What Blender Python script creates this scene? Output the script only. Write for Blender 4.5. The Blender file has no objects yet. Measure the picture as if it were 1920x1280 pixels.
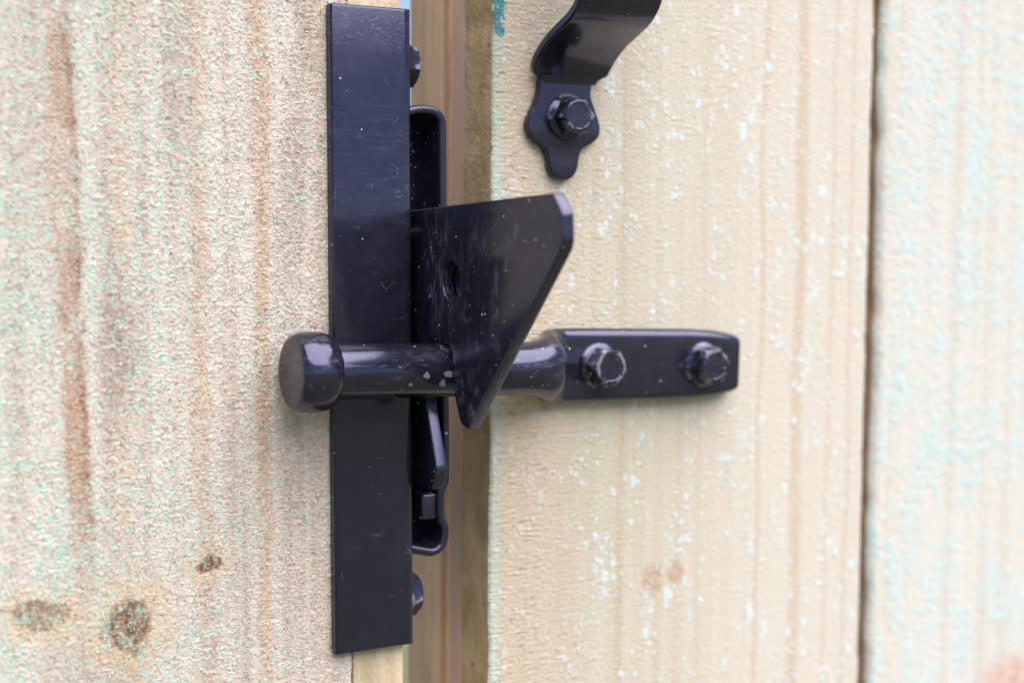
import bpy, bmesh, math, random
import numpy as np
from mathutils import Vector, Matrix

random.seed(7)
RNG = np.random.default_rng(7)
scene = bpy.context.scene
COL = scene.collection
MM = 0.001
Z0 = 1000.0            # the latch sits a metre above the ground; all lengths below are in mm

# ------------------------------------------------------------------ camera
cam_d = bpy.data.cameras.new('camera')
cam = bpy.data.objects.new('camera', cam_d)
COL.objects.link(cam)
scene.camera = cam
YAW, PITCH = math.radians(30.5), math.radians(4.3)
cam.location = (-0.1888, -0.3779, 1.0315)
fwd = Vector((math.sin(YAW) * math.cos(PITCH), math.cos(YAW) * math.cos(PITCH), -math.sin(PITCH)))
cam.rotation_euler = fwd.to_track_quat('-Z', 'Y').to_euler()
cam_d.sensor_width = 36.0
cam_d.lens = 36.0 * 2800 / 1920
cam_d.clip_start = 0.01
cam_d.clip_end = 500
cam_d.dof.use_dof = True
cam_d.dof.focus_distance = 0.408
cam_d.dof.aperture_fstop = 6.3
cam_d.dof.aperture_blades = 9

# ------------------------------------------------------------------ sky and sun (bright overcast)
SUN_AZ, SUN_EL = math.radians(160), math.radians(62)
world = bpy.data.worlds.new('World')
scene.world = world
world.use_nodes = True
wn = world.node_tree
sky = wn.nodes.new('ShaderNodeTexSky')
sky.sky_type = 'NISHITA'
sky.sun_disc = False
sky.sun_elevation = SUN_EL
sky.sun_rotation = SUN_AZ
sky.air_density = 1.0
sky.dust_density = 0.6
sky.ozone_density = 2.0
wn.links.new(sky.outputs[0], wn.nodes['Background'].inputs[0])
wn.nodes['Background'].inputs[1].default_value = 0.075
sun_d = bpy.data.lights.new('sun', 'SUN')
sun_d.energy = 4.8
sun_d.angle = math.radians(80)
sun_d.color = (1.0, 0.955, 0.925)
sun = bpy.data.objects.new('sun', sun_d)
COL.objects.link(sun)
sdir = Vector((math.sin(SUN_AZ) * math.cos(SUN_EL), math.cos(SUN_AZ) * math.cos(SUN_EL), math.sin(SUN_EL)))
sun.location = sdir * 5
sun.rotation_euler = sdir.to_track_quat('Z', 'Y').to_euler()
vs = scene.view_settings
vs.view_transform = 'Standard'
vs.look = 'None'
vs.gamma = 1.0
vs.use_curve_mapping = False
vs.exposure = 1.04
scene.render.engine = 'CYCLES'
scene.cycles.use_denoising = True
scene.cycles.denoiser = 'OPENIMAGEDENOISE'
scene.cycles.denoising_input_passes = 'RGB_ALBEDO_NORMAL'
scene.cycles.max_bounces = 8


# ------------------------------------------------------------------ node helpers
class G:
    """short-hand for building a node graph"""
    def __init__(self, name):
        self.m = bpy.data.materials.new(name)
        self.m.use_nodes = True
        self.t = self.m.node_tree
        self.n = self.t.nodes
        self.bsdf = self.n['Principled BSDF']
        self.out = self.n['Material Output']

    def lk(self, a, sock):
        if isinstance(a, (int, float)):
            sock.default_value = a
        elif isinstance(a, (tuple, list)):
            sock.default_value = tuple(a) if len(a) == len(sock.default_value) else tuple(a) + (1,)
        else:
            self.t.links.new(a, sock)

    def math(self, op, a, b=0.0, c=0.0, clamp=False):
        n = self.n.new('ShaderNodeMath')
        n.operation = op
        n.use_clamp = clamp
        for i, v in enumerate((a, b, c)):
            self.lk(v, n.inputs[i])
        return n.outputs[0]

    def mul(self, a, b): return self.math('MULTIPLY', a, b)
    def add(self, a, b): return self.math('ADD', a, b)
    def sub(self, a, b): return self.math('SUBTRACT', a, b)

    def pos(self, loc):
        """object position in mm, in the scene's own latch-centred frame"""
        tc = self.n.new('ShaderNodeTexCoord')
        mp = self.n.new('ShaderNodeVectorMath')
        mp.operation = 'MULTIPLY_ADD'
        self.lk(tc.outputs['Object'], mp.inputs[0])
        mp.inputs[1].default_value = (1000, 1000, 1000)
        mp.inputs[2].default_value = loc
        return mp.outputs[0]

    def sep(self, v):
        n = self.n.new('ShaderNodeSeparateXYZ')
        self.lk(v, n.inputs[0])
        return n.outputs

    def vmul(self, v, s, off=(0, 0, 0)):
        n = self.n.new('ShaderNodeVectorMath')
        n.operation = 'MULTIPLY_ADD'
        self.lk(v, n.inputs[0])
        n.inputs[1].default_value = s
        n.inputs[2].default_value = off
        return n.outputs[0]

    def noise(self, v, size=(1, 1, 1), detail=3, rough=0.55, dist=0.0, off=(0, 0, 0), col=False):
        """size = feature size in mm along x, y, z"""
        n = self.n.new('ShaderNodeTexNoise')
        self.lk(self.vmul(v, tuple(1.0 / s for s in size), off), n.inputs['Vector'])
        n.inputs['Scale'].default_value = 1.0
        n.inputs['Detail'].default_value = detail
        n.inputs['Roughness'].default_value = rough
        n.inputs['Distortion'].default_value = dist
        return n.outputs[1 if col else 0]

    def vor(self, v, size, feature='F1', rnd=1.0, out='Distance'):
        n = self.n.new('ShaderNodeTexVoronoi')
        n.feature = feature
        self.lk(self.vmul(v, tuple(1.0 / s for s in size)), n.inputs['Vector'])
        n.inputs['Scale'].default_value = 1.0
        n.inputs['Randomness'].default_value = rnd
        return n.outputs[out]

    def step(self, v, lo, hi, a=0.0, b=1.0):
        n = self.n.new('ShaderNodeMapRange')
        n.interpolation_type = 'SMOOTHSTEP'
        self.lk(v, n.inputs[0])
        for i, x in enumerate((lo, hi, a, b)):
            n.inputs[1 + i].default_value = x
        return n.outputs[0]

    def mix(self, f, a, b, mode='MIX'):
        n = self.n.new('ShaderNodeMix')
        n.data_type = 'RGBA'
        n.blend_type = mode
        self.lk(f, n.inputs[0])
        self.lk(a, n.inputs[6])
        self.lk(b, n.inputs[7])
        return n.outputs[2]

    def ramp(self, f, stops):
        n = self.n.new('ShaderNodeValToRGB')
        e = n.color_ramp.elements
        while len(e) < len(stops):
            e.new(0.5)
        for el, (p, c) in zip(e, stops):
            el.position = p
            el.color = tuple(c) + (1,)
        self.lk(f, n.inputs[0])
        return n.outputs[0]

    def bump(self, h, dist=0.001, strength=1.0):
        n = self.n.new('ShaderNodeBump')
        n.inputs['Strength'].default_value = strength
        n.inputs['Distance'].default_value = dist
        self.lk(h, n.inputs['Height'])
        self.lk(n.outputs[0], self.bsdf.inputs['Normal'])

    def displace(self, h_mm):
        n = self.n.new('ShaderNodeDisplacement')
        n.inputs['Midlevel'].default_value = 0.0
        n.inputs['Scale'].default_value = MM
        self.lk(h_mm, n.inputs['Height'])
        self.lk(n.outputs[0], self.out.inputs['Displacement'])
        self.m.displacement_method = 'BOTH'

    def dist2(self, x, z, cx, cz, rx, rz):
        a = self.math('DIVIDE', self.sub(x, cx), rx)
        b = self.math('DIVIDE', self.sub(z, cz), rz)
        return self.math('SQRT', self.add(self.mul(a, a), self.mul(b, b)))

    def finish(self, col, rough=0.85, spec=0.25):
        self.lk(col, self.bsdf.inputs['Base Color'])
        self.lk(rough, self.bsdf.inputs['Roughness'])
        self.bsdf.inputs['Specular IOR Level'].default_value = spec
        return self.m


def m_left_wood(name, loc, displaced=True):
    """fuzzy rough-sawn pine with green preservative residue, brown heart streak and knots"""
    g = G(name)
    P = g.pos(loc)
    warp = g.noise(P, (14, 14, 40), 2, col=True)
    x, y, z = g.sep(P)
    wx, wy, wz = g.sep(warp)
    xw = g.add(x, g.mul(g.sub(wx, 0.5), 9))
    zw = g.add(z, g.mul(g.sub(wz, 0.5), 9))
    fuzz = g.noise(P, (1.15, 1.15, 1.0), 4, 0.68, 0.0)
    clump = g.noise(P, (3.4, 3.4, 4.2), 4, 0.65, 0.0, (5, 3, 1))
    broad = g.noise(P, (26, 26, 60), 2, 0.5)
    streak = g.noise(P, (4.6, 5, 150), 3, 0.55, 0.0, (2, 0, 7))
    col = g.ramp(streak, [(0.25, (0.42, 0.325, 0.28)), (0.42, (0.505, 0.42, 0.37)), (0.56, (0.555, 0.485, 0.43)), (0.74, (0.56, 0.51, 0.46))])
    # tan bands running up the grain
    for cx, w, s in ((-81, 2.2, .35), (-61, 2.5, .35), (-44, 2.2, .55), (-27, 2.0, .25)):
        d = g.math('ABSOLUTE', g.sub(xw, cx))
        f = g.mul(g.step(d, w * .4, w * 1.6, s, 0), g.noise(P, (9, 9, 22), 2, .5, 0, (cx, 0, 0)))
        col = g.mix(g.mul(f, 1.7), col, (0.47, 0.29, 0.17))
    # dark mauve sap stain
    for cx, cz, rx, rz, s in ((-83, 3, 6, 26, .75), (-34, 45, 4.5, 34, .55), (-31, 88, 4, 22, .7), (-36, -36, 6, 20, .35), (-66, 70, 5, 40, .3), (-88, -80, 18, 12, .35)):
        d = g.dist2(xw, zw, cx, cz, rx, rz)
        f = g.mul(g.step(d, .2, 1.25, s, 0), g.step(clump, .36, .62, .35, 1.25))
        col = g.mix(f, col, (0.30, 0.215, 0.185))
    # the reddish brown heart streak
    xc = g.add(g.mul(g.math('SUBTRACT', z, 0), -0.022), -94.0)
    d = g.sub(g.add(x, g.mul(g.sub(wx, .5), 5)), xc)
    d = g.add(d, g.mul(g.sub(clump, .5), 3.6))
    band = g.mul(g.step(d, -5.2, -1.8), g.step(d, 1.6, 4.2, 1, 0))
    edge = g.mul(g.step(d, -.5, 1.6), g.step(d, 1.8, 3.0, 1, 0))
    along = g.mul(g.step(z, -74, -30), g.step(g.noise(P, (9, 9, 16), 3, .6, 0, (9, 1, 2)), .30, .62, .30, 1.0))
    low = g.step(z, 40, -30, .75, 1.0)
    col = g.mix(g.mul(g.mul(band, along), g.mul(low, .86)), col, (0.37, 0.205, 0.125))
    col = g.mix(g.mul(g.mul(edge, along), .6), col, (0.23, 0.115, 0.07))
    # knots
    hole = None
    for cx, cz, rx, rz, dark, k in ((-60.6, -58.2, 3.6, 2.6, (0.12, 0.07, 0.035), .95), (-81.2, -71.5, 7.0, 7.4, (0.17, 0.09, 0.055), .92), (-104, -65, 6.5, 4.6, (0.24, 0.15, 0.09), .8)):
        d = g.add(g.dist2(xw, zw, cx, cz, rx, rz), g.mul(g.sub(clump, .5), .9))
        halo = g.step(d, .9, 2.4, .6, 0)
        col = g.mix(halo, col, (0.57, 0.41, 0.25))
        ring = g.math('SINE', g.mul(d, 17))
        core = g.step(d, .72, 1.12, 1, 0)
        c = g.mix(g.step(g.add(ring, g.mul(g.sub(fuzz, .5), 4)), -.9, 1.9), dark, (0.36, 0.225, 0.15))
        col = g.mix(g.mul(core, k), col, c)
        hole = core if hole is None else g.add(hole, core)
    # green preservative bloom: flecks, thicker towards the left of the board
    gl = g.step(x, -20, -105, .0, .085)
    gm = g.noise(P, (1.8, 1.8, 3.2), 4, .68, .0, (11, 4, 8))
    patch = g.noise(P, (16, 16, 30), 2, .5, 0, (4, 4, 4))
    green = g.mul(g.step(g.add(g.add(gm, gl), g.mul(g.sub(patch, .5), .30)), .53, .70), g.sub(1.0, g.mul(g.mul(band, along), .75)))
    col = g.mix(g.mul(green, .74), col, g.mix(broad, (0.32, 0.47, 0.385), (0.48, 0.64, 0.57)))
    # torn fibre tips are bleached, small dark specks scattered between
    col = g.mix(g.step(fuzz, .50, .72, 0, .50), col, (0.70, 0.655, 0.59))
    col = g.mix(g.step(g.noise(P, (1.0, 1.0, 1.4), 2, .5, .5, (3, 3, 3)), .62, .74, 0, .6), col, (0.21, 0.15, 0.115))
    ht = g.add(g.mul(g.sub(fuzz, .5), 1.3), g.mul(g.sub(clump, .5), 1.1))
    ht = g.sub(ht, g.mul(hole, .35))
    if displaced:
        g.displace(ht)
    else:
        g.bump(fuzz, .0004, .6)
    return g.finish(col, .9, .2)


def m_gate_wood(name, loc, right=False):
    """sawn pine: fine cross-grain saw marks, pale blue-white salt blooms"""
    g = G(name)
    P = g.pos(loc)
    x, y, z = g.sep(P)
    warp = g.noise(P, (20, 20, 50), 2, col=True)
    wx, wy, wz = g.sep(warp)
    saw = g.noise(P, (6.0, 6.0, .8), 4, .62, .1)
    fuzz = g.noise(P, (1.2, 1.2, 1.1), 4, .66, 0, (2, 2, 2))
    broad = g.noise(P, (34, 34, 70), 2, .5, 0, (6, 1, 3))
    streak = g.noise(P, (6, 6, 400), 3, .5, 0, (1.3, 0, 5))
    if right:
        col = g.ramp(streak, [(.3, (0.48, 0.415, 0.355)), (.5, (0.52, 0.485, 0.44)), (.7, (0.525, 0.51, 0.485))])
    else:
        col = g.ramp(streak, [(.28, (0.41, 0.335, 0.255)), (.45, (0.455, 0.395, 0.315)), (.6, (0.475, 0.43, 0.355)), (.75, (0.465, 0.445, 0.37))])
        # paler, pinker towards the outer half of the board
        col = g.mix(g.step(g.add(x, g.mul(g.sub(wx, .5), 30)), 70, 150, 0, .75), col, (0.525, 0.475, 0.42))
        # olive tinge in the middle, low down
        col = g.mix(g.mul(g.step(g.dist2(x, z, 72, -40, 26, 60), .3, 1.2, .55, 0), g.step(broad, .3, .7)), col, (0.40, 0.37, 0.265))
        for cx, w, s in ((144, 2.0, .6), (128, 1.0, .5), (158, 1.2, .35), (104, .8, .3), (167, .9, .4)):
            d = g.math('ABSOLUTE', g.sub(g.add(x, g.mul(g.sub(wx, .5), 5)), cx))
            col = g.mix(g.step(d, w * .5, w * 1.8, s, 0), col, (0.43, 0.325, 0.235))
    # salt bloom flecks, elongated along the grain and gathered in drifts
    bl = g.noise(P, (1.7, 1.7, 2.3), 3, .6, 0, (8, 8, 8))
    drift = g.noise(P, (13, 13, 30), 3, .6, 0, (7, 2, 2))
    if right:
        m = g.step(g.add(bl, g.mul(g.sub(drift, .5), .60)), .50, .62)
        col = g.mix(g.mul(m, .85), col, g.mix(broad, (0.34, 0.49, 0.475), (0.45, 0.585, 0.615)))
        d = g.dist2(x, z, 256, -136, 26, 13)
        col = g.mix(g.step(d, .4, 1.15, .75, 0), col, g.mix(g.step(saw, .4, .6), (0.40, 0.22, 0.16), (0.62, 0.42, 0.36)))
    else:
        spots = None
        for sz, pw, k in (((3.4, 3.4, 4.8), 2.6, .54), ((1.9, 1.9, 2.5), 2.6, .58)):
            sd = g.add(g.vor(P, sz), g.mul(g.sub(bl, .5), .75))
            rc = g.sep(g.vor(P, sz, out='Color'))
            lim_ = g.mul(g.mul(g.math('POWER', rc[0], pw), k), g.step(drift, .34, .60, .25, 1.05))
            q_ = g.step(g.sub(lim_, sd), -.06, .14)
            spots = q_ if spots is None else g.math('MAXIMUM', spots, q_)
        m = g.math('MAXIMUM', spots, g.step(g.add(bl, g.mul(g.sub(drift, .5), .50)), .60, .72, 0, .8))
        col = g.mix(g.mul(m, .85), col, g.mix(broad, (0.45, 0.53, 0.52), (0.54, 0.60, 0.63)))
        # knot low on the board
        for cx, cz, rx, rz in ((86, -78, 3.2, 4.0), (95, -77, 3.0, 3.0)):
            d = g.add(g.dist2(x, z, cx, cz, rx, rz), g.mul(g.sub(bl, .5), 1.2))
            col = g.mix(g.mul(g.step(d, -.2, .7, .35, 1), g.step(d, .6, 1.7, .65, 0)), col, (0.36, 0.22, 0.13))
        # green bloom on the arris
        e = g.add(g.add(x, g.mul(g.sub(fuzz, .5), 4.0)), g.mul(g.sub(bl, .5), 5.0))
        col = g.mix(g.mul(g.step(e, 28.4, 30.8, .66, 0), g.step(drift, .3, .6, .45, 1)), col, g.mix(g.step(broad, .35, .65), (0.30, 0.395, 0.31), (0.42, 0.49, 0.42)))
        # pink-brown weathered margin behind it
        col = g.mix(g.mul(g.step(e, 30, 33), g.step(x, 40, 66, .55, 0)), col, (0.49, 0.375, 0.285))
        # spilt teal marking dye at the top edge
        t = g.add(g.noise(P, (2.2, 2.2, 3.2), 3, .6, 0, (3, 9, 1)), g.mul(g.step(g.dist2(x, z, 28.5, 98, 4.2, 17), .2, 1.3, .34, -.2), 1))
        col = g.mix(g.step(t, .66, .74, 0, .92), col, (0.03, 0.17, 0.21))
    # cross-grain checks, densest by the free edge
    ck = g.noise(P, (4.0, 4.0, .62), 2, .5, .55, (1, 7, 4))
    lim = g.step(x, 30, 80, 1, .35) if not right else .25
    crack = g.mul(g.step(ck, .37, .30), lim)
    col = g.mix(g.mul(crack, .55), col, (0.24, 0.16, 0.10))
    col = g.mix(g.step(fuzz, .52, .75, 0, .40), col, (0.66, 0.61, 0.53))
    amp = g.add(g.step(x, 30, 95, .62, .16), g.mul(g.sub(broad, .5), .35)) if not right else .22
    ht = g.add(g.mul(g.mul(g.sub(saw, .5), amp), 1.0), g.mul(g.sub(fuzz, .5), .75))
    ht = g.add(ht, g.mul(m, .18))
    ht = g.sub(ht, g.mul(crack, .35))
    g.displace(ht)
    return g.finish(col, .9, .2)


def m_edge_wood(name, loc, c0, c1, streak_c=None, rough_amp=.0005, grain=(2.2, 2.2, 120), dye=False):
    """side faces and planed framing"""
    g = G(name)
    P = g.pos(loc)
    x, y, z = g.sep(P)
    st = g.noise(P, grain, 4, .6, 0, (3, 1, 2))
    bl = g.noise(P, (9, 9, 30), 3, .6)
    fine = g.noise(P, (1.1, 1.1, 1.6), 3, .6)
    col = g.mix(g.step(st, .32, .68), c0, c1)
    col = g.mix(g.step(bl, .45, .75, 0, .5), col, tuple(v * .62 for v in c0))
    if streak_c:
        d = g.math('ABSOLUTE', g.sub(g.add(y, g.mul(g.sub(bl, .5), 3)), 29.5))
        col = g.mix(g.step(d, .6, 3.0, .75, 0), col, streak_c)
        d = g.sub(g.add(y, g.mul(g.sub(bl, .5), 2)), 25.5)
        col = g.mix(g.step(d, 1.5, -1.0, 0, .75), col, (0.52, 0.345, 0.29))
        dk = g.noise(P, (1.5, 1.5, 5), 2, .5, 0, (9, 9, 9))
        col = g.mix(g.step(dk, .70, .78, 0, .7), col, (0.12, .07, .05))
    else:
        col = g.mix(g.step(fine, .62, .78, 0, .5), col, (0.62, 0.52, 0.36))
    if dye:
        t = g.noise(P, (2.0, 3.2, 3.4), 2, .5, 0, (1, 2, 6))
        near = g.step(g.math('ABSOLUTE', g.sub(z, 0)), 40, 95, 0, .035)
        col = g.mix(g.step(g.add(t, near), .735, .765, 0, .9), col, (0.03, 0.16, 0.17))
    g.bump(g.add(fine, g.mul(st, .5)), rough_amp, .8)
    return g.finish(col, .85, .25)


def m_metal(name, loc, dust=1.0, scratch=1.0, rub=None, rough=.24, chips=None, wear=0):
    """black gloss-coated steel, handled: dust specks, hair scratches, rubbed haze"""
    g = G(name)
    P = g.pos(loc)
    x, y, z = g.sep(P)
    n1 = g.noise(P, (7, 7, 7), 3, .6)
    n2 = g.noise(P, (.9, .9, .9), 2, .5, 0, (4, 4, 4))
    base = (0.0085, 0.0085, 0.0155)
    col = g.mix(g.step(n1, .4, .75, 0, .5), base, (0.016, 0.016, 0.028))
    # specks of dust
    sp = g.vor(P, (3.1, 3.1, 3.1))
    rr = g.sep(g.vor(P, (3.1, 3.1, 3.1), out='Color'))
    lim = g.mul(g.math('POWER', rr[0], 5), .085 * dust)
    f = g.math('LESS_THAN', sp, lim)
    sp2 = g.vor(P, (1.3, 1.3, 1.3))
    rr2 = g.sep(g.vor(P, (1.3, 1.3, 1.3), out='Color'))
    f2 = g.math('LESS_THAN', sp2, g.mul(g.math('POWER', rr2[1], 9), .12 * dust))
    dusty = g.math('MAXIMUM', f, f2)
    # hair scratches: thin curved cell borders, kept only here and there
    wv = g.noise(P, (16, 16, 16), 2, .5, 0, (1, 1, 1), col=True)
    vm = g.n.new('ShaderNodeVectorMath')
    vm.operation = 'MULTIPLY_ADD'
    g.lk(wv, vm.inputs[0])
    vm.inputs[1].default_value = (26, 26, 26)
    g.lk(P, vm.inputs[2])
    ed = g.vor(vm.outputs[0], (9, 9, 6), 'DISTANCE_TO_EDGE')
    keep = g.step(g.noise(P, (6, 6, 4), 3, .6, 0, (8, 2, 5)), .56, .68)
    scr = g.mul(g.mul(g.step(ed, .004, .016, 1, 0), keep), .20 * scratch)
    col = g.mix(scr, col, (0.32, 0.32, 0.42))
    rgh = g.add(rough - .05, g.mul(g.sub(n1, .5), .10))
    if rub:
        for (cy, cz, ry, rz, s, sz) in rub:
            d = g.dist2(y, z, cy, cz, ry, rz)
            st = g.noise(P, sz, 4, .68, .4, (cy, cz, 2))
            f = g.mul(g.step(d, .35, 1.15, s, 0), g.step(st, .50, .74))
            col = g.mix(f, col, (0.26, 0.26, 0.36))
            rgh = g.add(rgh, g.mul(f, .25))
    if chips:
        for (cx, cz, r) in chips:
            d = g.add(g.dist2(x, z, cx, cz, r, r * .8), g.mul(g.sub(g.noise(P, (1.2, 1.2, 1.2), 2, .6), .5), 2.2))
            fr = g.step(y, -14, -17)
            col = g.mix(g.mul(g.step(d, .85, .95, .8, 0), fr), col, (0.22, 0.22, 0.30))
    if wear:
        wn_ = g.step(g.noise(P, (4.5, 4.5, 4.5), 3, .55, 0, (2, 5, 2)), .50, .60)
        geo = g.n.new('ShaderNodeNewGeometry')
        edge = g.step(geo.outputs['Pointiness'], .505, .54)
        up = g.mul(wn_, g.add(g.mul(edge, .8), .06))
        col = g.mix(g.mul(up, wear), col, (0.42, 0.41, 0.48))
    col = g.mix(g.mul(dusty, .85), col, (0.62, 0.60, 0.55))
    g.lk(g.add(rgh, g.mul(dusty, .5)), g.bsdf.inputs['Roughness'])
    g.bump(g.add(g.mul(n2, .5), g.mul(dusty, 1.5)), .00006, .25)
    g.lk(col, g.bsdf.inputs['Base Color'])
    g.bsdf.inputs['Specular IOR Level'].default_value = .75
    g.bsdf.inputs['Specular Tint'].default_value = (.66, .64, 1, 1)
    return g.m


# ------------------------------------------------------------------ mesh helpers
def thing(name, loc_mm, label, cat, roty=0.0, group=None):
    o = bpy.data.objects.new(name, None)
    o.empty_display_size = .01
    COL.objects.link(o)
    o.location = (loc_mm[0] * MM, loc_mm[1] * MM, (loc_mm[2] + Z0) * MM)
    o.rotation_euler = (0, roty, 0)
    o['label'] = label
    o['category'] = cat
    if group:
        o['group'] = group
    o['_l'] = list(loc_mm)
    return o


def obj(name, me, mats, parent, loc_mm, angle=35):
    """me is in latch-frame mm; stored in metres relative to its thing"""
    me.transform(Matrix.Translation(Vector(loc_mm) * -MM) @ Matrix.Scale(MM, 4))
    for m in (mats if isinstance(mats, (list, tuple)) else [mats]):
        me.materials.append(m)
    if angle:
        me.polygons.foreach_set('use_smooth', [True] * len(me.polygons))
        me.set_sharp_from_angle(angle=math.radians(angle))
    o = bpy.data.objects.new(name, me)
    COL.objects.link(o)
    o.parent = parent
    return o


def mesh_of(bm, name='m'):
    bmesh.ops.recalc_face_normals(bm, faces=bm.faces)
    me = bpy.data.meshes.new(name)
    bm.to_mesh(me)
    bm.free()
    return me


def catmull(pts, n=6, closed=True):
    pts = [Vector(p) for p in pts]
    out = []
    N = len(pts)
    for i in range(N if closed else N - 1):
        g = lambda k: pts[k % N] if closed else pts[max(0, min(N - 1, k))]
        p0, p1, p2, p3 = g(i - 1), g(i), g(i + 1), g(i + 2)
        for j in range(n):
            t = j / n
            out.append(.5 * ((2 * p1) + (p2 - p0) * t + (2 * p0 - 5 * p1 + 4 * p2 - p3) * t * t + (3 * p1 - p0 - 3 * p2 + p3) * t ** 3))
    if not closed:
        out.append(pts[-1])
    return out


def rounded(pts, n=5):
    """polygon with per-corner radius: pts = (u, v, r)"""
    out = []
    N = len(pts)
    for i in range(N):
        p, a, b = Vector(pts[i][:2]), Vector(pts[i - 1][:2]), Vector(pts[(i + 1) % N][:2])
        r = pts[i][2] if len(pts[i]) > 2 else 0
        if r <= 0:
            out.append(p)
            continue
        da, db = (a - p).normalized(), (b - p).normalized()
        ang = da.angle(db)
        t = min(r / math.tan(ang / 2), .48 * (a - p).length, .48 * (b - p).length)
        s, e = p + da * t, p + db * t
        for j in range(n + 1):
            k = j / n
            out.append((1 - k) ** 2 * s + 2 * k * (1 - k) * p + k * k * e)
    return out


def slab(outline, holes, w0, w1, bevel, to3):
    """flat plate cut to an outline (with holes), rounded edges; to3 maps (u, v, w) to x, y, z"""
    cu = bpy.data.curves.new('c', 'CURVE')
    cu.dimensions = '2D'
    cu.fill_mode = 'BOTH'
    cu.extrude = max(0, (w1 - w0) / 2 - bevel)
    cu.bevel_depth = bevel
    cu.bevel_resolution = 3
    cu.offset = -bevel
    for pts in [outline] + holes:
        s = cu.splines.new('POLY')
        s.points.add(len(pts) - 1)
        for q, p in zip(s.points, pts):
            q.co = (p[0], p[1], 0, 1)
        s.use_cyclic_u = True
    o = bpy.data.objects.new('c', cu)
    COL.objects.link(o)
    dg = bpy.context.evaluated_depsgraph_get()
    me = bpy.data.meshes.new_from_object(o.evaluated_get(dg))
    bpy.data.objects.remove(o)
    bm = bmesh.new()
    bm.from_mesh(me)
    bpy.data.meshes.remove(me)
    bmesh.ops.remove_doubles(bm, verts=bm.verts, dist=.002)
    wm = (w0 + w1) / 2
    for v in bm.verts:
        v.co = Vector(to3(v.co.x, v.co.y, v.co.z + wm))
    return mesh_of(bm)


def loft(rings, cap0=True, cap1=True):
    bm = bmesh.new()
    vs_ = [[bm.verts.new(p) for p in r] for r in rings]
    n = len(rings[0])
    for a, b in zip(vs_, vs_[1:]):
        for i in range(n):
            bm.faces.new((a[i], a[(i + 1) % n], b[(i + 1) % n], b[i]))
    if cap0:
        bm.faces.new(vs_[0])
    if cap1:
        bm.faces.new(vs_[-1])
    return mesh_of(bm)


def box(x0, x1, y0, y1, z0, z1, bev=.8, seg=2):
    bm = bmesh.new()
    bmesh.ops.create_cube(bm, size=1)
    for v in bm.verts:
        v.co = Vector((x0 if v.co.x < 0 else x1, y0 if v.co.y < 0 else y1, z0 if v.co.z < 0 else z1))
    if bev:
        bmesh.ops.bevel(bm, geom=list(bm.edges), offset=bev, segments=seg, affect='EDGES', profile=.5)
    return mesh_of(bm)


def smooth_noise(n, k):
    a = RNG.normal(size=n + 8 * k)
    w = np.hanning(2 * k + 1)
    a = np.convolve(a, w / np.sqrt((w ** 2).sum()), 'same')
    return a[4 * k:4 * k + n]


def plank(x0, x1, y0, y1, zlo, zhi, win, step, arris=1.2, wob=.25):
    """a sawn board; its front is a fine sheet inside the window win = (xa, xb, za, zb), coarse beyond.
    slot 0 = front, slot 1 = edges and back"""
    def axis(lo, hi, a, b, st, coarse):
        a, b = max(a, lo), min(b, hi)
        v = list(np.arange(a, b + st * .5, st))
        if a - lo > 1:
            v = list(np.linspace(lo, a, max(2, int((a - lo) / coarse) + 2)))[:-1] + v
        if hi - v[-1] > .01:
            v = v + list(np.linspace(v[-1], hi, max(2, int((hi - v[-1]) / coarse) + 2)))[1:]
        return np.array(v)
    xs = axis(x0, x1, win[0], win[1], step, 12)
    zs = axis(zlo, zhi, win[2], win[3], step, 40)
    nx, nz = len(xs), len(zs)
    X, Zg = np.meshgrid(xs, zs)
    Yg = np.full_like(X, y0)
    wl, wr = smooth_noise(nz, 14) * wob, smooth_noise(nz, 14) * wob
    fl = np.clip(1 - (X - x0) / 10, 0, 1)
    fr = np.clip(1 - (x1 - X) / 10, 0, 1)
    # rounded arris
    for d in (X - x0, x1 - X):
        t = np.clip(1 - d / arris, 0, 1)
        Yg += arris * (1 - np.sqrt(1 - np.minimum(t, .999) ** 2)) * .9
    X = X + fl * wl[:, None] + fr * wr[:, None]
    front = np.stack([X, Yg, Zg], -1).reshape(-1, 3)
    idx = np.arange(nx * nz).reshape(nz, nx)
    q = np.stack([idx[:-1, :-1], idx[:-1, 1:], idx[1:, 1:], idx[1:, :-1]], -1).reshape(-1, 4)
    loop = list(idx[0, :]) + list(idx[1:, -1]) + list(idx[-1, -2::-1]) + list(idx[-2:0:-1, 0])
    nf = len(front)
    rim = front[loop]
    back = rim.copy()
    back[:, 1] = y1
    verts = np.concatenate([front, rim, back])   # the sides get their own rim so the relief stays on the face
    L = len(loop)
    side = [(nf + i, nf + L + i, nf + L + (i + 1) % L, nf + (i + 1) % L) for i in range(L)]
    faces = q.tolist() + side + [tuple(nf + L + i for i in range(L))]
    me = bpy.data.meshes.new('plank')
    me.from_pydata(verts.tolist(), [], faces)
    mi = np.zeros(len(faces), dtype=np.int32)
    mi[len(q):] = 1
    me.polygons.foreach_set('material_index', mi)
    me.update()
    return me


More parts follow.
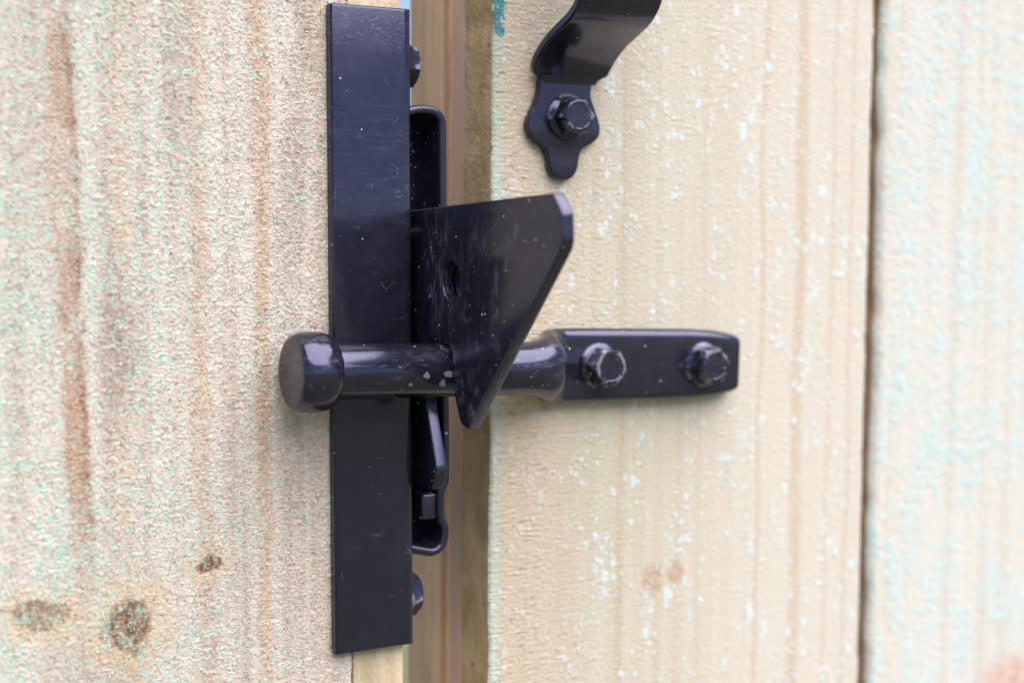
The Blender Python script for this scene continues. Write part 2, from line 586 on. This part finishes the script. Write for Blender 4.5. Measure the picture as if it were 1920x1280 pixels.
def hex_bolt(c, axis, R=5.2, H=5.2, flange=6.9, turn=.2):
    """hex flange-head bolt: c = centre of its seat, axis = unit outward vector"""
    ax = Vector(axis)
    u = ax.orthogonal().normalized()
    v = ax.cross(u)
    n = 48
    def ring(rf, h, dish=0):
        out = []
        for i in range(n):
            t = 2 * math.pi * i / n + turn
            k = (t - turn) % (math.pi / 3) - math.pi / 6
            hexr = R * math.cos(math.pi / 6) / math.cos(k)
            r = rf(hexr)
            out.append(Vector(c) + ax * h + (u * math.cos(t) + v * math.sin(t)) * r)
        return out
    ap = R * math.cos(math.pi / 6)
    rings = [ring(lambda h: flange - .1, -.6), ring(lambda h: flange, .3), ring(lambda h: flange - .15, .75), ring(lambda h: max(h + .75, flange - 1.1), 1.25),
             ring(lambda h: h + .15, 1.6), ring(lambda h: h, 1.95), ring(lambda h: h, H - .75), ring(lambda h: h - .12 - .25 * (h - ap), H - .45),
             ring(lambda h: ap - .15 + .1 * (h - ap), H - .12), ring(lambda h: ap - .45, H), ring(lambda h: ap - 1.1, H), ring(lambda h: ap - 1.35, H - .16), ring(lambda h: .4, H - .22)]
    return loft(rings)


# ------------------------------------------------------------------ the place: ground
gg = G('lawn')
GP = gg.pos((0, 0, 0))
gn = gg.noise(GP, (60, 60, 60), 4, .6)
gg.finish(gg.mix(gg.step(gn, .3, .7), (0.08, 0.083, 0.045), (0.14, 0.135, 0.08)), .9, .2)
me = bpy.data.meshes.new('ground')
me.from_pydata([(-120, -120, 0), (120, -120, 0), (120, 120, 0), (-120, 120, 0)], [], [(0, 1, 2, 3)])
me.materials.append(gg.m)
ground = bpy.data.objects.new('ground', me)
COL.objects.link(ground)
ground['kind'] = 'structure'

# ------------------------------------------------------------------ left fence panel
TOP = 780.0
FL = (-90.0, 0.0, -Z0)
fence = thing('fence_panel', FL, 'fuzzy rough-sawn fence board with knots and a brown streak, carrying the black latch', 'fence')
mw_left = m_left_wood('left_board_wood', FL)
mw_side = m_edge_wood('sawn_edge', FL, (0.33, 0.24, 0.13), (0.46, 0.35, 0.20))
me = plank(-168, -18.4, 0, 17, -Z0, TOP, (-122, -18, -100, 106), .42, 1.0, .12)
left_plank = obj('plank', me, [mw_left, mw_side], fence, FL, 60)
# torn fibres standing off the saw-cut face
NF = 20000
fx = RNG.uniform(-121, -18.6, NF)
fz = RNG.uniform(-98, 104, NF)
V, Fc = [], []
for i in range(NF):
    L = RNG.uniform(.25, .85) * (2.0 if RNG.random() < .08 else 1)
    W = RNG.uniform(.05, .20)
    th = RNG.normal(0, .75) + (math.pi if RNG.random() < .5 else 0)
    lift = RNG.uniform(.12, .75) * L * .8
    dx, dz = math.cos(th), math.sin(th)
    px, pz = -dz, dx
    for t, o, w in ((0, .35, 1), (.55, -.25 - lift * .35, .9), (1, -.3 - lift, .35)):
        cx, cz = fx[i] + dx * L * t, fz[i] + dz * L * t
        V.append((cx + px * W * w, o, cz + pz * W * w))
        V.append((cx - px * W * w, o + .08, cz - pz * W * w))
    b = i * 6
    Fc += [(b, b + 1, b + 3, b + 2), (b + 2, b + 3, b + 5, b + 4)]
me = bpy.data.meshes.new('fibres')
me.from_pydata(V, [], Fc)
fib = obj('wood_fibre', me, m_left_wood('left_fibre_wood', FL, False), left_plank, FL, 0)
fib['kind'] = 'stuff'
# edge-on jamb board the latch is screwed to
mj = m_edge_wood('jamb_wood', FL, (0.43, 0.335, 0.22), (0.53, 0.435, 0.31), None, .0005, (3.5, 3.5, 40))
obj('jamb_board', box(-17.8, -1.75, .9, 24, -Z0, TOP, 1.0), mj, fence, FL)
obj('rail', box(-168, -18.2, 17.2, 55, -75 - 300, -300, 1.5), mj, fence, FL)
obj('rail', box(-168, -18.2, 17.2, 55, 420, 495, 1.5), mj, fence, FL)

# ------------------------------------------------------------------ gate
GL = (26.85, 0.0, -Z0)
GT = .0095
gate = thing('gate', (26.85 - Z0 * GT, 0, -Z0), 'pale sawn timber gate of upright boards with the pull handle and striker bar', 'gate', GT)
mg1 = m_gate_wood('gate_board_wood', GL)
mg2 = m_gate_wood('gate_board_pale_wood', GL, True)
mgs = m_edge_wood('gate_sawn_edge', GL, (0.42, 0.275, 0.145), (0.56, 0.395, 0.23), None, .0007, (6, 6, 14), True)
mgr = m_edge_wood('gate_far_edge', GL, (0.33, 0.24, 0.16), (0.42, 0.32, 0.22), None, .0006, (6, 6, 14))
mst = m_edge_wood('stile_wood', GL, (0.72, 0.44, 0.27), (0.80, 0.55, 0.36), (0.50, 0.23, 0.13), .00015, (2.6, 3.2, 260))
obj('plank', plank(26.85, 174.6, 0, 17, -Z0, TOP, (26, 176, -150, 120), .5, 1.0, .14), [mg1, mgs], gate, GL, 60)
obj('plank', plank(180.4, 326, .6, 17.6, -Z0, TOP, (180, 285, -160, 130), .6, 3.0, .35), [mg2, mgr], gate, GL, 60)
obj('stile', box(27.3, 95, 17.8, 55.5, -Z0, TOP, 1.4, 3), mst, gate, GL)
obj('rail', box(95.3, 329, 17.9, 52, -480, -390, 1.4), mst, gate, GL)
obj('rail', box(95.3, 329, 17.9, 52, 470, 560, 1.4), mst, gate, GL)

# ------------------------------------------------------------------ latch body
LL = (-12.0, 0.0, -86.3)
latch = thing('gate_latch', LL, 'long upright black steel latch plate with hooked catch, screwed to the fence board', 'gate latch')
m_plate = m_metal('latch_plate_paint', LL, 1.0, 1.0, [(-3, 86, 30, 6, .20, (1.6, 1.6, 1.0)), (-3, 50, 30, 22, .05, (7, 7, 1.2))], .22)
m_inner = m_metal('latch_housing_paint', LL, 2.2, .6, None, .28)
m_arm = m_metal('latch_arm_paint', LL, 1.2, 1.0, [(-12, 24, 9, 24, .55, (.8, .8, 6)), (-40, 10, 22, 26, .34, (7, 7, 9)), (-52, 28, 12, 10, .25, (5, 5, 4)), (-29, -14, 9, 9, .40, (3, 3, 5)), (-20, 12, 40, 40, .10, (3, 3, 9))], .26)
m_bolt = m_metal('bolt_paint', LL, 1.2, 1.5, None, .22, None, .4)
# folded L plate: front leaf and return leaf, rounded fold, softened cut edges
prof = [(-24.7, -.35), (-24.55, -2.5), (-24.0, -3.0)]
for k in range(9):
    t = math.pi / 2 * k / 8
    prof.append((-2.6 + 2.9 * math.sin(t), -.1 - 2.9 * math.cos(t)))
prof += [(.3, 33.6), (-.1, 34), (-1.3, 34), (-1.7, 33.6), (-1.7, .6), (-2.3, -.35)]
def ring_at(z, inset):
    c = (-12, 0)
    out = []
    for (px_, py_) in prof:
        ox = inset if px_ < -20 else 0
        oy = inset if py_ < -1.0 and px_ < -1 else 0
        out.append((px_ + ox, py_ + oy, z))
    return out
me = loft([ring_at(-86.4, .5), ring_at(-86.1, .15), ring_at(-85.6, 0), ring_at(91.3, 0), ring_at(91.8, .15), ring_at(92.1, .5)])
obj('plate', me, m_plate, latch, LL, 32)
# housing: pressed wall round the slot, open to the front, closed at the back
hw = [(-1.0, 65.0), (3.0, 66.2), (7.5, 66.3), (10.6, 65.2), (12.4, 62.6), (12.75, 58), (12.8, 38), (13.3, -16), (13.4, -38), (13.0, -42), (11.8, -44.2), (11.6, -47), (11.6, -50), (12.0, -52.3), (13.0, -54), (13.1, -57), (12.3, -60), (10.4, -62), (7.5, -62.8), (3.5, -61.9), (-1.0, -60.6)]
hw = catmull(hw, 4, False)
def offset(path, d):
    out = []
    for i, p in enumerate(path):
        a, b = path[max(0, i - 1)], path[min(len(path) - 1, i + 1)]
        t = (b - a).normalized()
        out.append(p + Vector((-t.y, t.x)) * -d)
    return out
# inward is to the right of travel (path runs clockwise: top, right side, bottom)
inner = offset(hw, 2.5)
rings = []
for o_, i_ in zip(hw, inner):
    m_ = lambda k: o_.lerp(i_, k)
    sec = [(m_(0), 15.5), (m_(0), 1.3), (m_(.1), .75), (m_(.3), .4), (m_(.7), .4), (m_(.9), .75), (m_(1), 1.3), (m_(1), 15.5)]
    rings.append([(p.x, y_, p.y) for p, y_ in sec])
obj('housing', loft(rings), m_inner, latch, LL, 40)
obj('housing_back', slab([(p.x, p.y) for p in hw], [], 15.6, 17.2, .3, lambda u, v, w: (u, w, v)), m_inner, latch, LL)
# stop tab bent in at the foot of the slot
obj('stop_tab', box(4.6, 10.6, 1.6, 6.5, -52.2, -44.6, .7, 3), m_inner, latch, LL)
# catch: hooked blade swinging out of the slot, with slot for the bar and a tail below it
out = [(10, 36.6, 2), (-71.5, 40.2, 1.6), (-75.6, 35.5, 3.5), (-76.2, 27.5, 6), (-33.5, -17.5, 4), (-29.2, -22.2, 3.0), (-24.6, -21.2, 4), (-20.9, -13.0, 6),
       (-20.3, -6, 4), (-20.2, -1.2, 5), (-16.5, .35, 4), (-8.0, .35, 4), (-4.2, -3.5, 4), (-3.2, -12, 5), (-5.0, -19.5, 5), (-10.8, -36.0, 4), (-7.8, -42.0, 3), (-1.5, -42.2, 2), (9, -40, 2), (11, -20, 2)]
out = [(p.x, p.y) for p in rounded(out, 6)]
hole = [(-19.4 + 5.1 * math.cos(t * math.pi / 20), 17.4 + 5.2 * math.sin(t * math.pi / 20)) for t in range(40)]
arm = slab(out, [hole], 3.0, 6.6, .55, lambda u, v, w: (w, u, v))
obj('latch_arm', arm, m_arm, latch, LL, 40)
# blind plate added behind the padlock eye so the hole stays dark
obj('hole_blind', slab(rounded([(-3, 4, 2), (-25, 4, 3), (-25, 30, 3), (-3, 30, 2)], 4), [], 6.7, 9.0, .4, lambda u, v, w: (w, u, v)), m_inner, latch, LL)
# pivot pin through the housing
pin = [[(x_, 7.5 + r * math.cos(t * math.pi / 12), 30 + r * math.sin(t * math.pi / 12)) for t in range(24)] for x_, r in ((.2, 3), (13.0, 3), (13.0, 4.4), (14.6, 4.4), (15.2, 3.2))]
obj('pivot_pin', loft(pin), m_inner, latch, LL)
for zc, yc in ((77.8, 7.5), (-74.2, 7.2)):
    obj('bolt', hex_bolt((.35, yc, zc), (1, 0, 0), 6.6, 4.9, 7.2, .5), m_bolt, latch, LL, 30)

# ------------------------------------------------------------------ striker bar
SL = (60.0, 0.0, -9.4)
SR = .034
striker = thing('striker_bar', SL, 'black steel striker bar with knob end, bolted to the gate and held in the latch', 'striker bar', SR)
m_bar = m_metal('striker_paint', SL, 1.3, 1.6, [(-18, -6, 9, 7, .22, (6, 3, 1.5))], .22, [(-4.5, -10.2, 1.1), (2.2, -9.8, 1.2), (.6, -12.4, 1.1), (-9, -12.6, .6)])
def section(x, yf, yb, hz, r, bulge=0.0, m=14):
    """rounded-rectangle section between front yf and back yb; bulge pushes its front middle along the bar"""
    cy, hy = (yf + yb) / 2, abs(yb - yf) / 2
    ry, rz = min(r, hy), min(r, hz)
    out = []
    for q, (sy, sz) in enumerate(((1, 1), (-1, 1), (-1, -1), (1, -1))):
        for i in range(m):
            t = math.pi / 2 * (q + i / (m - 1))
            yy = sy * (hy - ry) + ry * math.cos(t)
            zz = sz * (hz - rz) + rz * math.sin(t)
            fr = max(0.0, -yy / hy)
            out.append((x + bulge * fr * (1 - (zz / hz) ** 2), cy + yy, -9.4 + zz))
    return out
secs = [(-29.0, -19.8, -4.8, 7.5, 7.499), (24, -19.8, -4.8, 7.5, 7.499), (30, -19.7, -4.6, 7.6, 7.5), (34, -19.3, -4.0, 8.0, 7.6), (37, -18.6, -3.0, 8.7, 7.6, 1), (39.2, -17.2, -2.0, 9.4, 7.2, 2.2), (40.4, -15.6, -1.0, 9.9, 6.6, 3),
        (41.2, -13.6, -.5, 10.3, 5.8, 3.4), (42.2, -11.2, -.3, 10.6, 4.8, 3.4), (43.6, -8.9, -.2, 10.9, 3.8, 3), (45.6, -7.2, -.15, 11.1, 3.2, 2), (49, -6.45, -.12, 11.2, 3, .5), (60, -6.3, -.12, 11.2, 2.9), (96, -6.3, -.12, 11.0, 2.9), (104, -6.3, -.12, 10.6, 2.9), (110, -6.3, -.12, 9.8, 2.9), (113.6, -6.2, -.15, 9.0, 2.7), (114.6, -5.8, -.3, 8.6, 2.4), (115.0, -5.1, -.8, 8.0, 2)]
body = loft([section(*s) for s in secs])
obj('bar', body, m_bar, striker, SL, 38)
kn = [(-29.3, 7.3), (-29.0, 8.0), (-29.8, 9.2), (-31.2, 10.2), (-33.5, 10.75), (-36, 10.8), (-38.2, 10.55), (-39.8, 10.0), (-40.5, 9.5), (-40.8, 8.9), (-40.85, 8.2), (-40.9, 3), (-40.9, .4)]
rings = [[(x_, -12.3 + r * math.cos(t * math.pi / 28), -9.4 + r * math.sin(t * math.pi / 28)) for t in range(56)] for x_, r in kn]
obj('knob', loft(rings), m_bar, striker, SL, 38)
for xc, tn in ((60.4, .15), (99.4, .45)):
    obj('bolt', hex_bolt((xc, -6.3, -9.4), (0, -1, 0), 6.0, 6.8, 7.0, tn), m_metal('striker_bolt_paint', SL, 1.6, 3.5, None, .22, None, .4), striker, SL, 30)

# ------------------------------------------------------------------ pull handle
HL = (50.5, 0.0, 46.0)
handle = thing('pull_handle', HL, 'black steel pull handle with lobed foot bolted high on the gate board', 'handle')
m_han = m_metal('handle_paint', HL, 1.0, .5, None, .22)
leaf = [(44, 78.3), (41.9, 75.2), (41.4, 71.8), (39.7, 67.3), (37.6, 63.0), (37.8, 59.9), (40.2, 57.2), (43.3, 55.2), (44.6, 52.5), (45.2, 49.0), (47.0, 46.7), (50.0, 45.9), (53.0, 46.8), (54.8, 49.4), (55.4, 52.6), (56.6, 55.2), (59.7, 56.8), (62.3, 59.0), (62.8, 61.9), (61.3, 66.3), (59.5, 70.8), (59.6, 74.6), (58, 78.3)]
ZM = 152.0
def leaf_part(mirror):
    pts = [(p.x, p.y) for p in catmull(leaf, 5, True)]
    if mirror:
        pts = [(u, 2 * ZM - v) for u, v in pts]
    return slab(pts, [], .05, 3.0, .55, lambda u, v, w: (u, -w, v))
obj('foot_plate', leaf_part(False), m_han, handle, HL, 40)
obj('foot_plate', leaf_part(True), m_han, handle, HL, 40)
side = [(-1.9, 74.2, 9.0), (-2.0, 75.6, 10.1), (-2.3, 77.2, 12.6), (-4.0, 79.8, 13.4), (-7.0, 82.6, 13.5), (-12.0, 85.8, 13.5), (-18.5, 88.6, 13.5), (-23.8, 91.0, 13.5), (-27.6, 94.2, 13.5), (-29.9, 98.5, 13.5), (-31.0, 105, 13.3), (-31.5, 118, 12.5), (-31.6, 135, 12), (-31.6, ZM, 12)]
sp_ = catmull([(a, b, c) for a, b, c in side], 5, False)
full = sp_ + [Vector((p.x, 2 * ZM - p.y, p.z)) for p in sp_[-2::-1]]
rings = []
for i, p in enumerate(full):
    a, b = full[max(0, i - 1)], full[min(len(full) - 1, i + 1)]
    t = Vector((b.x - a.x, b.y - a.y)).normalized()
    nn = Vector((-t.y, t.x))      # across the strap thickness
    h, hx, r = 1.45, p.z, .55
    ring = []
    for (sx, sn) in ((-1, -1), (1, -1), (1, 1), (-1, 1)):
        for k in range(4):
            ang = {(-1, -1): math.pi, (1, -1): 1.5 * math.pi, (1, 1): 0, (-1, 1): .5 * math.pi}[(sx, sn)] + k * math.pi / 6
            ux = sx * (hx - r) + r * math.cos(ang)
            un = sn * (h - r) + r * math.sin(ang)
            ring.append((51.9 + ux, p.x + nn.x * un, p.y + nn.y * un))
    rings.append(ring)
obj('strap', loft(rings), m_han, handle, HL, 40)
for zc in (64.3, 2 * ZM - 64.3):
    obj('bolt', hex_bolt((50.9, -3.0, zc), (0, -1, 0), 5.6, 7.0, 6.9, .32), m_bolt, handle, HL, 30)

for o in list(bpy.data.objects):
    if '_l' in o:
        del o['_l']
